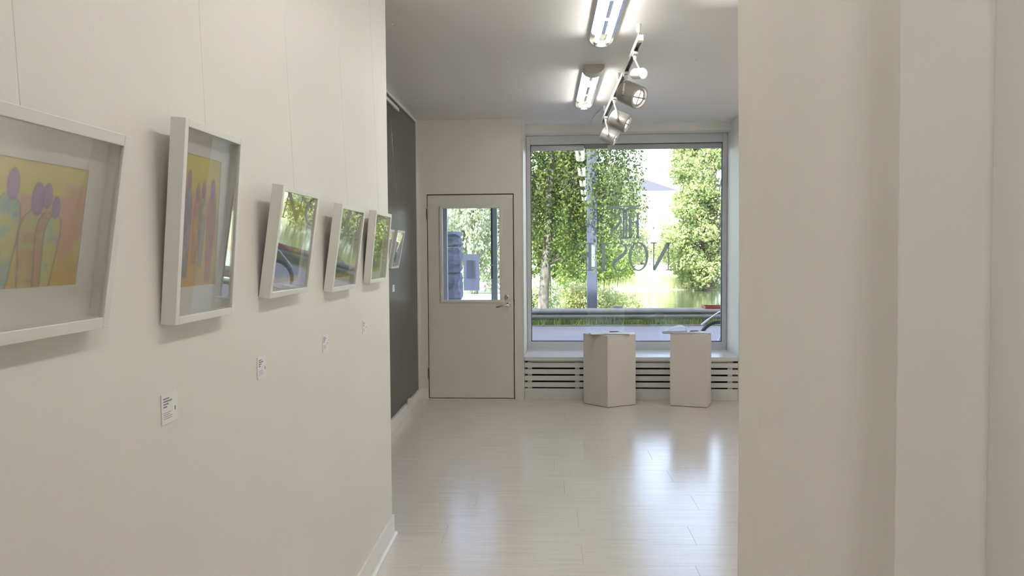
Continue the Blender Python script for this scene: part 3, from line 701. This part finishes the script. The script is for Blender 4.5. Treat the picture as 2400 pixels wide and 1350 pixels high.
# ------------------------------------------------------------------ street, river and far bank
GZ = -.50
M_ROAD = mat('asphalt', (.145, .14, .155), .75, var=.10, scale=2.0, stretch=(.3, 1, 1), bump=.1, bscale=80)
M_GRASS = mat('grass_ground', (.20, .27, .07), .9, var=.3, scale=3)
M_FARG = mat('meadow', (.42, .45, .25), .9, var=.25, scale=.6)
M_CONC = mat('pale_paving', (.55, .54, .52), .8, var=.05, scale=2)
struct(bx('road', M_ROAD, (-45, 45, 9.22, 21.75, GZ - .1, GZ)), 'grey asphalt street outside the window', 'road')
struct(bx('kerb', mat('kerb_stone', (.12, .12, .12), .8, var=.15), (-45, 45, 21.75, 21.87, GZ - .1, GZ + .03)), 'low kerb along the far side of the street', 'kerb')
vg = MB(); vg.rings([[(-45, 21.87, GZ), (-45, 23.4, GZ), (-45, 27.5, -2.3), (-45, 27.5, -2.8), (-45, 21.87, -2.8)], [(45, 21.87, GZ), (45, 23.4, GZ), (45, 27.5, -2.3), (45, 27.5, -2.8), (45, 21.87, -2.8)]])
struct(vg.build('verge', M_GRASS), 'grassy verge sloping down to the river', 'verge')
wmn = bpy.data.materials.new('river_water'); wmn.use_nodes = True; nt = wmn.node_tree; pb = nt.nodes['Principled BSDF']
pb.inputs['Base Color'].default_value = (.06, .07, .04, 1); pb.inputs['Roughness'].default_value = .07; pb.inputs['IOR'].default_value = 1.33; pb.inputs['Specular IOR Level'].default_value = .8
tcn = nt.nodes.new('ShaderNodeTexCoord'); mpn = nt.nodes.new('ShaderNodeMapping'); mpn.inputs['Scale'].default_value = (.25, 1.2, 1); nzn = nt.nodes.new('ShaderNodeTexNoise'); nzn.inputs['Scale'].default_value = 1.2; nzn.inputs['Detail'].default_value = 4
bpn = nt.nodes.new('ShaderNodeBump'); bpn.inputs['Strength'].default_value = .12; bpn.inputs['Distance'].default_value = .1
nt.links.new(tcn.outputs['Object'], mpn.inputs[0]); nt.links.new(mpn.outputs[0], nzn.inputs['Vector']); nt.links.new(nzn.outputs['Fac'], bpn.inputs['Height']); nt.links.new(bpn.outputs[0], pb.inputs['Normal'])
struct(bx('river', wmn, (-60, 90, 26.5, 80, -2.8, -2.2)), 'calm river with bright sky reflections', 'river')
fb = MB(); fb.rings([[(-80, 76, -2.6), (-80, 78, -2.0), (-80, 84, -1.2), (-80, 98, -.5), (-80, 190, .5), (-80, 190, -3), (-80, 76, -3)], [(120, 76, -2.6), (120, 78, -2.0), (120, 84, -1.2), (120, 98, -.5), (120, 190, .5), (120, 190, -3), (120, 76, -3)]])
struct(fb.build('far_bank', M_FARG), 'sunny meadow on the far river bank', 'bank')
lw = MB(); lw.rings([[(-60, 23.4, GZ - .6), (-1.6, 23.4, GZ - .6), (-1.6, 62, -2.6), (-60, 62, -2.6)], [(-60, 23.4, GZ + .0), (-1.6, 23.4, GZ + .0), (-1.9, 60, GZ - .3), (-60, 60, GZ - .3)]])
struct(lw.build('lawn', M_FARG), 'pale park lawn left of the river', 'lawn')
pv = MB(); pv.rings([[(-1.6, 23.5, GZ - .4), (.62, 23.5, GZ - .4), (1.15, 34, -2.0), (-1.6, 34, -2.0)], [(-1.6, 23.5, GZ - .02), (.62, 23.5, GZ - .02), (1.15, 34, -1.35), (-1.6, 34, -1.35)]])
struct(pv.build('boat_ramp', M_CONC), 'pale concrete ramp leading down to the river', 'ramp')

# guardrail
gr_ = empty('guardrail', (0, 22.0, GZ)); tag(gr_, 'grey steel guardrail between street and river', 'guardrail')
M_GALV = mat('weathered_galvanised', (.17, .175, .17), .6, .2, var=.12, scale=3); M_POST = mat('weathered_post', (.16, .17, .16), .8, var=.15)
zc = .315
wp = [(.03, -.155), (0, -.15), (-.035, -.10), (-.04, -.07), (-.035, -.04), (.03, -.01), (.03, .01), (-.035, .04), (-.04, .07), (-.035, .10), (0, .15), (.03, .155), (.034, .155), (.034, -.155)]
for x0 in (-14, -10, -6, -2, 2, 6, 10):
    MB().prism([(a, zc + z) for a, z in wp], 'x', x0, x0 + 3.995).build('rail_beam', M_GALV, gr_, smooth=True)
for x0 in (-10, -6, -2, 2, 6, 10): bx('post', M_POST, (x0 - .12, x0 + .12,   .04, .26, -.1, .53), gr_, .01)

# steel column with a small plate
pl_ = empty('street_column', (1.35, 23.0, GZ)); tag(pl_, 'blue-grey steel column beyond the guardrail', 'column')
M_COLM = mat('blue_grey_paint', (.075, .09, .15), .5, var=.05, scale=1)
bx('shaft', M_COLM, (-.14, .14, -.14, .14, .1, 9.0), pl_, .02); bx('foot_plate', M_COLM, (-.24, .24, -.24, .24, 0, .1), pl_, .01)
bx('plate', mat('plate_pale', (.22, .25, .33), .5, var=.03), (-.05, .08, -.15, -.14, 1.57, 2.18), pl_, .004)
# thin white pole by the water
tp_ = empty('marker_pole', (7.5, 56, -2.4)); tag(tp_, 'thin grey marker pole standing in the river', 'pole')
MB().lathe((0, 0, 0), (0, 0, 1), [(0, .07), (1.5, .07), (5.6, .05)], 10).build('pole_shaft', mat('pole_grey', (.4, .4, .4), .5, var=.05), tp_, smooth=True)
MB().lathe((0, 0, 1.35), (0, 0, 1), [(0, .10), (.32, .10)], 10).build('white_band', M_WHITEM, tp_); MB().lathe((0, 0, 5.55), (0, 0, 1), [(0, .3), (.08, .3)], 10).build('pole_cap', M_WHITEM, tp_)

# stone pier by the entrance
sp = empty('stone_pier', (-1.33, 10.5, GZ)); tag(sp, 'rough grey stone pier outside the glazed door', 'pier')
M_STONE = mat('slate_stone', (.20, .21, .24), .85, var=.3, scale=5, stretch=(1, 1, 3), bump=.6, bscale=9)
zz = 0
for k, hgt in enumerate((.52, .45, .40, .38, .33, .20)):
    m = MB(); rr = []
    for j in range(7):
        z = zz + hgt * j / 6 * .985; ring_ = []
        for i in range(20):
            a = 2 * math.pi * i / 20; ca, sa = math.cos(a), math.sin(a); q = 1 / max(abs(ca), abs(sa)); jit = random.uniform(-.022, .022) - (.012 if j in (0, 6) else 0)
            ring_.append((ca * min(q, 1.25) * (.25 + jit), sa * min(q, 1.25) * (.25 + jit), z))
        rr.append(ring_)
    m.rings(rr).build('stone_block', M_STONE, sp); zz += hgt

# parked bicycle at the right edge of the window
bk = empty('bicycle', (3.20, 15.0, GZ)); tag(bk, 'red bicycle parked at the right edge of the window', 'bicycle')
M_TYRE = mat('tyre', (.03, .03, .03), .8, var=.1); M_RED = mat('red_paint', (.30, .03, .035), .35, var=.03)
def wheel(x):
    pts = [(x + .33 * math.cos(a), 0, .35 + .33 * math.sin(a)) for a in np.linspace(0, 2 * math.pi, 33)]
    wo_ = MB().tube(pts, .02, 8).build('tyre', M_TYRE, bk, smooth=True)
    pts = [(x + .31 * math.cos(a), 0, .35 + .31 * math.sin(a)) for a in np.linspace(0, 2 * math.pi, 33)]
    MB().tube(pts, .009, 6).build('rim', M_ALU, wo_, smooth=True)
    sm_ = MB()
    for a in np.linspace(0, 2 * math.pi, 19)[:-1]: sm_.tube([(x, 0, .35), (x + .31 * math.cos(a), 0, .35 + .31 * math.sin(a))], .0015, 4)
    sm_.build('spokes', M_ALU, wo_); MB().lathe((x, -.05, .35), (0, 1, 0), [(0, .02), (.1, .02)], 10).build('hub', M_ALU, wo_)
    fpts = []
    rr = []
    for a in np.linspace(.25, math.pi - .1, 18):
        ring_ = []
        for (rr_, yy) in ((.352, -.035), (.372, -.03), (.378, 0), (.372, .03), (.352, .035), (.366, 0)): ring_.append((x + rr_ * math.cos(a), yy, .35 + rr_ * math.sin(a)))
        rr.append(ring_)
    MB().rings(rr).build('mudguard', M_TYRE, bk, smooth=True)
wheel(0); wheel(1.06)
fr_ = MB(); fr_.tube([(.20, 0, .82), (.48, 0, .33)], .018); fr_.tube([(.21, 0, .80), (.78, 0, .82)], .016); fr_.tube([(.23, 0, .72), (.66, 0, .33)], .018); fr_.tube([(.66, 0, .33), (.80, 0, .88)], .016); fr_.tube([(.66, 0, .33), (1.06, 0, .35)], .010); fr_.tube([(1.06, 0, .35), (.79, 0, .80)], .009)
fr_.build('bike_frame', M_RED, bk, smooth=True)
MB().tube([(0, 0, .35), (.10, 0, .60), (.19, 0, .82), (.20, 0, .95)], .014).build('fork', M_ALU, bk, smooth=True)
MB().tube([(.22, 0, .93), (.06, -.18, .92), (-.06, -.28, .90), (-.22, -.30, .79), (-.36, -.30, .68)], .013).build('handlebar', M_ALU, bk, smooth=True)
MB().tube([(-.24, -.30, .775), (-.37, -.30, .672)], .019).build('grip', mat('pale_grip', (.6, .62, .66), .5, var=.03), bk, smooth=True)
tray = MB(); tray.box(-.28, .22, -.20, .20, .95, .965); tray.box(-.28, .22, -.2, -.19, .965, 1.0); tray.box(-.28, .22, .19, .2, .965, 1.0); tray.box(-.28, -.27, -.19, .19, .965, 1.0)
tray.build('front_carrier', M_RED, bk, bevel=.003)
MB().rings([[(.66 + .30 * t, -w_, .93), (.66 + .30 * t, 0, .955), (.66 + .30 * t, w_, .93), (.66 + .30 * t, 0, .90)] for t, w_ in ((0, .02), (.3, .035), (.7, .09), (1, .10))]).build('saddle', M_TYRE, bk, smooth=True)

# far house
hs = empty('white_house', (15.5, 118, 0)); tag(hs, 'white house with a grey hipped roof across the river', 'building')
M_HW = mat('white_render', (.80, .79, .77), .8, var=.02); M_ROOF = mat('slate_roof', (.05, .05, .065), .7, var=.1)
bx('house_wall', M_HW, (-8.5, 3.3, 0, 9, -.5, 9.5), hs)
MB().box(-9.1, 3.9, -.6, 9.6, 9.5, 10.1).build('eaves', M_HW, hs)
MB().rings([[(-9.1, -.6, 10.1), (3.9, -.6, 10.1), (3.9, 9.6, 10.1), (-9.1, 9.6, 10.1)], [(-5, 4.4, 12.8), (-2.0, 4.4, 12.8), (-2.0, 4.6, 12.8), (-5, 4.6, 12.8)]]).build('roof', M_ROOF, hs)
for zz in (1.2, 4.0, 6.8):
    for xx in (-7.5, -5, -2.5, 0, 2):
        wf = bx('window', M_HW, (xx - .55, xx + .55, -.05, .05, zz - .1, zz + 1.6), hs); bx('window_pane', mat('far_glass', (.25, .28, .32), .2, var=.1), (xx - .45, xx + .45, -.08, -.05, zz, zz + 1.5), wf)

# ------------------------------------------------------------------ trees
LEAF_N = leaf_mat('birch_leaf', (.075, .115, .04), (.20, .26, .075)); LEAF_Y = leaf_mat('bush_leaf', (.40, .46, .18), (.64, .65, .38))
LEAF_W = leaf_mat('willow_leaf', (.26, .33, .13), (.42, .48, .24)); LEAF_G = leaf_mat('weeping_leaf', (.20, .25, .15), (.36, .40, .26))
M_BARK = mat('birch_bark', (.15, .145, .13), .85, var=.55, scale=5, stretch=(3, 3, 1.2), bump=.5, bscale=12); M_BARK2 = mat('dark_bark', (.12, .10, .08), .9, var=.3, scale=4)
def leaves(name, pts, size, m, parent, dirn=None, aspect=.55):
    n = len(pts); s_ = size * rng.uniform(.6, 1.3, n)
    a = rng.normal(size=(n, 3))
    if dirn is not None: a = a * .5 + np.array(dirn)
    a /= np.linalg.norm(a, axis=1)[:, None]; b_ = np.cross(a, rng.normal(size=(n, 3))); b_ /= np.linalg.norm(b_, axis=1)[:, None]
    a *= s_[:, None]; b_ *= (s_ * aspect)[:, None] * .5
    v = np.stack([pts, pts + a * .45 + b_, pts + a, pts + a * .45 - b_], 1).reshape(-1, 3)
    me = bpy.data.meshes.new(name); me.vertices.add(4 * n); me.vertices.foreach_set('co', v.astype(np.float32).ravel())
    me.loops.add(4 * n); me.loops.foreach_set('vertex_index', np.arange(4 * n, dtype=np.int32)); me.polygons.add(n)
    me.polygons.foreach_set('loop_start', np.arange(0, 4 * n, 4, dtype=np.int32)); me.polygons.foreach_set('loop_total', np.full(n, 4, dtype=np.int32))
    me.update(calc_edges=True); me.materials.append(m)
    o = bpy.data.objects.new(name, me); COL.objects.link(o); o.parent = parent; o['kind'] = 'stuff'; return o
def clumps(centers, radii, n_per, shell=.55):
    out = []
    for c, r_ in zip(centers, radii):
        k = max(10, int(n_per * (r_[0] * r_[2]) )); d = rng.normal(size=(k, 3)); d /= np.linalg.norm(d, axis=1)[:, None]
        rad = rng.uniform(shell, 1, k) ** .6; out.append(np.array(c) + d * rad[:, None] * np.array(r_))
    return np.concatenate(out)
def strands(anchors, lens, per_m, jit=.05):
    out = []
    for p, l in zip(anchors, lens):
        k = max(4, int(l * per_m)); t = np.sort(rng.uniform(0, 1, k)); sx = rng.normal(0, .12, 2)
        q = np.stack([p[0] + sx[0] * t * l + rng.normal(0, jit, k), p[1] + sx[1] * t * l + rng.normal(0, jit, k), p[2] - t * l], 1); out.append(q)
    return np.concatenate(out)

# near birch, trunk leaning a little to the right
nb = empty('birch_tree', (-.06, 24.0, GZ)); tag(nb, 'shady birch with mottled trunk and hanging leaves just beyond the guardrail', 'tree', 'trees outside')
MB().tube([(0, 0, -.3), (.0, 0, .0), (.06, 0, 1.0), (.16, 0, 2.2), (.24, .05, 3.6), (.30, .1, 5.2), (.34, .1, 8.2), (.40, .1, 16.0)], [.22, .17, .145, .135, .12, .10, .08, .03], 14).build('trunk', M_BARK, nb, smooth=True)
br = MB(); anchors = []; lens = []; highp = []
for k in range(64):
    z = rng.uniform(2.6, 8.0) if k < 34 else rng.uniform(7.5, 15.5); az = rng.uniform(-1.0, 1.0) if k % 3 else rng.uniform(2.0, 4.2)
    L_ = rng.uniform(1.0, 3.0) * (1.0 if math.cos(az) > 0 else .9) * (1 if z < 8 else 1.25); c_, s_ = math.cos(az), math.sin(az)
    base = Vector((.25 + .01 * z, .08, z)); tip = base + Vector((c_ * L_, s_ * L_ * .7, L_ * .25)); mid = base.lerp(tip, .5) + Vector((0, 0, .25))
    br.tube([base, mid, tip, tip + Vector((c_ * .3, s_ * .3, -.4))], [.035, .022, .010, .004], 5)
    for j in range(14):
        t = rng.uniform(.15, 1.05); q = base.lerp(tip, t) + Vector((0, 0, .2)); an_ = (q.x + rng.normal(0, .12), q.y + rng.normal(0, .15), q.z); l_ = rng.uniform(1.0, 3.4) * min(1, .35 + q.z / 7)
        if z < 8: anchors.append(an_); lens.append(l_)
        else: highp.append((an_, l_))
br.build('branches', M_BARK2, nb, smooth=True)
lp = strands(anchors, lens, 42, .07); lp = lp[(lp[:, 2] > 1.0 + .35 * np.abs(rng.normal(size=len(lp))))]
leaves('foliage', lp, .085, LEAF_N, nb, (0, 0, -.6), .8)
leaves('sky_block_foliage', strands([h[0] for h in highp], [h[1] for h in highp], 20, .12), .17, LEAF_N, nb, (0, 0, -.6), .8)  # unseen high crown, added to keep bright sky out of the floor reflection
# low leaves around the trunk foot
def bush(name, label, loc, centers, radii, n_per, size, m):
    r = empty(name, loc); tag(r, label, 'bush', 'bushes by the river')
    st_ = MB()
    for c, q in zip(centers, radii): st_.tube([(c[0] * .3, c[1] * .3, -.2), (c[0] * .7, c[1] * .7, c[2] * .5), tuple(c)], [.02, .014, .006], 5)
    st_.build('stems', M_BARK2, r); leaves('foliage', clumps(centers, radii, n_per, .3), size, m, r, None, .75); return r
cs = [(rng.uniform(-1.1, 1.1), rng.uniform(-.5, .5), rng.uniform(.15, .75)) for _ in range(16)]; cs = [(c[0], c[1], c[2] * (1 - .45 * max(0, c[0]))) for c in cs]
bush('flowering_bush', 'bright pale-leaved bush behind the guardrail and column', (1.78, 24.9, -.62), [(c[0], c[1], c[2] * 1.2) for c in cs], [(.42, .4, .36)] * 16, 2600, .09, LEAF_Y)
cs = [(rng.uniform(-.9, .7), rng.uniform(-.5, .5), rng.uniform(.2, 1.3)) for _ in range(14)]
bush('riverside_bush', 'light green bush beside the birch trunk', (-.35, 27.6, -1.2), cs, [(.45, .4, .4)] * 14, 1500, .09, LEAF_W)

def tree(name, label, loc, trunk, cents, rads, n_per, size, m, dirn=None, asp=.6, shell=.5):
    r = empty(name, loc); tag(r, label, 'tree', 'trees outside')
    tk = MB(); tk.tube(*trunk, 10)
    top = Vector(trunk[0][-2])
    for c in cents: tk.tube([top * .55, (top + Vector(c)) * .5, Vector(c)], [.12, .07, .02], 5)
    tk.build('trunk', M_BARK2, r, smooth=True); leaves('foliage', clumps(cents, rads, n_per, shell), size, m, r, dirn, asp); return r
# big leafy tree on the far bank at the right
cents = []; rads = []
for k in range(135):
    z = rng.uniform(.7, 14.5); x = rng.uniform(-5.0, 7.0)
    lim = -2.6 if z > 10.5 else (-1.4 if z > 8.8 else (-2.4 if z > 7.2 else (-3.9 if z > 3 else (-2.2 if z > 1.5 else -1.2))))
    x = max(x, lim + rng.uniform(0, .9)); cents.append((x, rng.uniform(-2.5, 2.5), z)); rads.append((rng.uniform(1.0, 1.5), 1.3, rng.uniform(.8, 1.2)))
tree('leafy_tree', 'big sunlit leafy tree leaning over the river at the right', (15.2, 76.5, -2.1), ([(0, 0, -.3), (0, 0, 2), (.4, 0, 6), (.6, 0, 10)], [.4, .3, .22, .1]), cents, rads, 300, .32, LEAF_W)
# pale weeping birch across the river
an = []; ln_ = []
for k in range(420):
    z = rng.uniform(3.5, 12.2); hw = 2.9 * math.sqrt(max(.05, 1 - (max(0, z - 5.5) / 7.4) ** 2)); an.append((rng.normal(0, .5) * hw * 1.2, rng.normal(0, 1.2), z)); ln_.append(rng.uniform(1.2, 3.4))
wbt = empty('weeping_birch', (6.9, 84, -1.2)); tag(wbt, 'pale grey-green weeping birch across the river, behind the emblem', 'tree', 'trees outside')
MB().tube([(0, 0, -.3), (0, 0, 4), (.1, 0, 12)], [.3, .24, .05], 10).build('trunk', M_BARK, wbt, smooth=True); leaves('foliage', strands(an, ln_, 24, .16), .30, LEAF_G, wbt, (0, 0, -1.2), .5)
# mid-green shrubs under it
cs = [(rng.uniform(-3.5, 3.2), rng.uniform(-1, 1), rng.uniform(.5, 4.2)) for _ in range(20)]
cs = [(c[0], c[1], min(c[2], 4.4 - .75 * abs(c[0] + .8))) for c in cs]
tree('broad_shrub', 'dense green shrub on the far bank left of the meadow', (4.6, 79.5, -1.8), ([(0, 0, -.2), (0, 0, 1), (0, 0, 2.5)], [.2, .15, .05]), cs, [(1.1, 1, .9)] * 20, 420, .30, leaf_mat('shrub_leaf', (.13, .20, .05), (.27, .36, .10)))
cs = [(rng.uniform(-5, 6), rng.uniform(-1.5, 1.5), rng.uniform(1, 5.5)) for _ in range(22)]
tree('distant_tree', 'hazy tree row between the house and the meadow', (13.5, 112, -.3), ([(0, 0, -.2), (0, 0, 2), (0, 0, 4)], [.3, .2, .1]), cs, [(1.6, 1.2, 1.2)] * 22, 150, .42, LEAF_W)
# weeping birch seen through the door glass
an = []; ln_ = []
for k in range(250):
    z = rng.uniform(2.4, 8.5); an.append((rng.normal(0, 1.25), rng.normal(0, .9), z)); ln_.append(min(z - .3, rng.uniform(1.2, 3.6)))
wb2 = empty('weeping_birch', (-3.6, 42, -.75)); tag(wb2, 'pale weeping birch on the lawn seen through the door glass', 'tree', 'trees outside')
MB().tube([(0, 0, -.3), (0, 0, 3), (.1, 0, 8.5)], [.18, .15, .04], 10).build('trunk', M_BARK, wb2, smooth=True); leaves('foliage', strands(an, ln_, 30, .10), .20, leaf_mat('pale_birch_leaf', (.34, .38, .26), (.54, .57, .44)), wb2, (0, 0, -1.2), .55)
# background thicket left of the river, fills the view behind the near birch
cents = [(rng.uniform(-7, 5.5), rng.uniform(-2, 2), rng.uniform(.8, 9.5)) for _ in range(40)]
tree('thicket_tree', 'dense dark green tree group behind the birch', (0.2, 66, -1.8), ([(0, 0, -.2), (0, 0, 4), (0, 0, 8)], [.4, .3, .1]), cents, [(1.6, 1.4, 1.4)] * 40, 200, .34, leaf_mat('thicket_leaf', (.10, .17, .05), (.26, .36, .10)))
# verge grass tufts
gp = np.stack([rng.uniform(-4, 6, 9000), rng.uniform(21.9, 23.2, 9000), np.full(9000, GZ)], 1)
def blades(name, pts, h, m, label):
    n = len(pts); hh = h * rng.uniform(.4, 1.2, n); an_ = rng.uniform(0, 6.28, n); wv = np.stack([np.cos(an_), np.sin(an_), np.zeros(n)], 1) * .018
    tip = pts + np.stack([rng.normal(0, .06, n), rng.normal(0, .06, n), hh], 1)
    v = np.stack([pts - wv, pts + wv, tip], 1).reshape(-1, 3); me = bpy.data.meshes.new(name); me.from_pydata(v.tolist(), [], np.arange(3 * n).reshape(-1, 3).tolist()); me.materials.append(m)
    o = bpy.data.objects.new(name, me); COL.objects.link(o); tag(o, label, 'grass', kind='stuff'); return o
blades('verge_grass', gp, .26, leaf_mat('grass_blade', (.10, .16, .04), (.26, .33, .10), .3), 'tufts of grass growing under the guardrail')
gp = np.stack([rng.uniform(2, 16, 7000), rng.uniform(77.5, 83, 7000), np.zeros(7000)], 1); gp[:, 2] = np.interp(gp[:, 1], [76, 78, 84, 98], [-2.6, -2.0, -1.2, -.5])
blades('reed_grass', gp, .9, leaf_mat('reed_blade', (.46, .50, .26), (.64, .66, .40), .3), 'tall pale reeds on the far water edge')
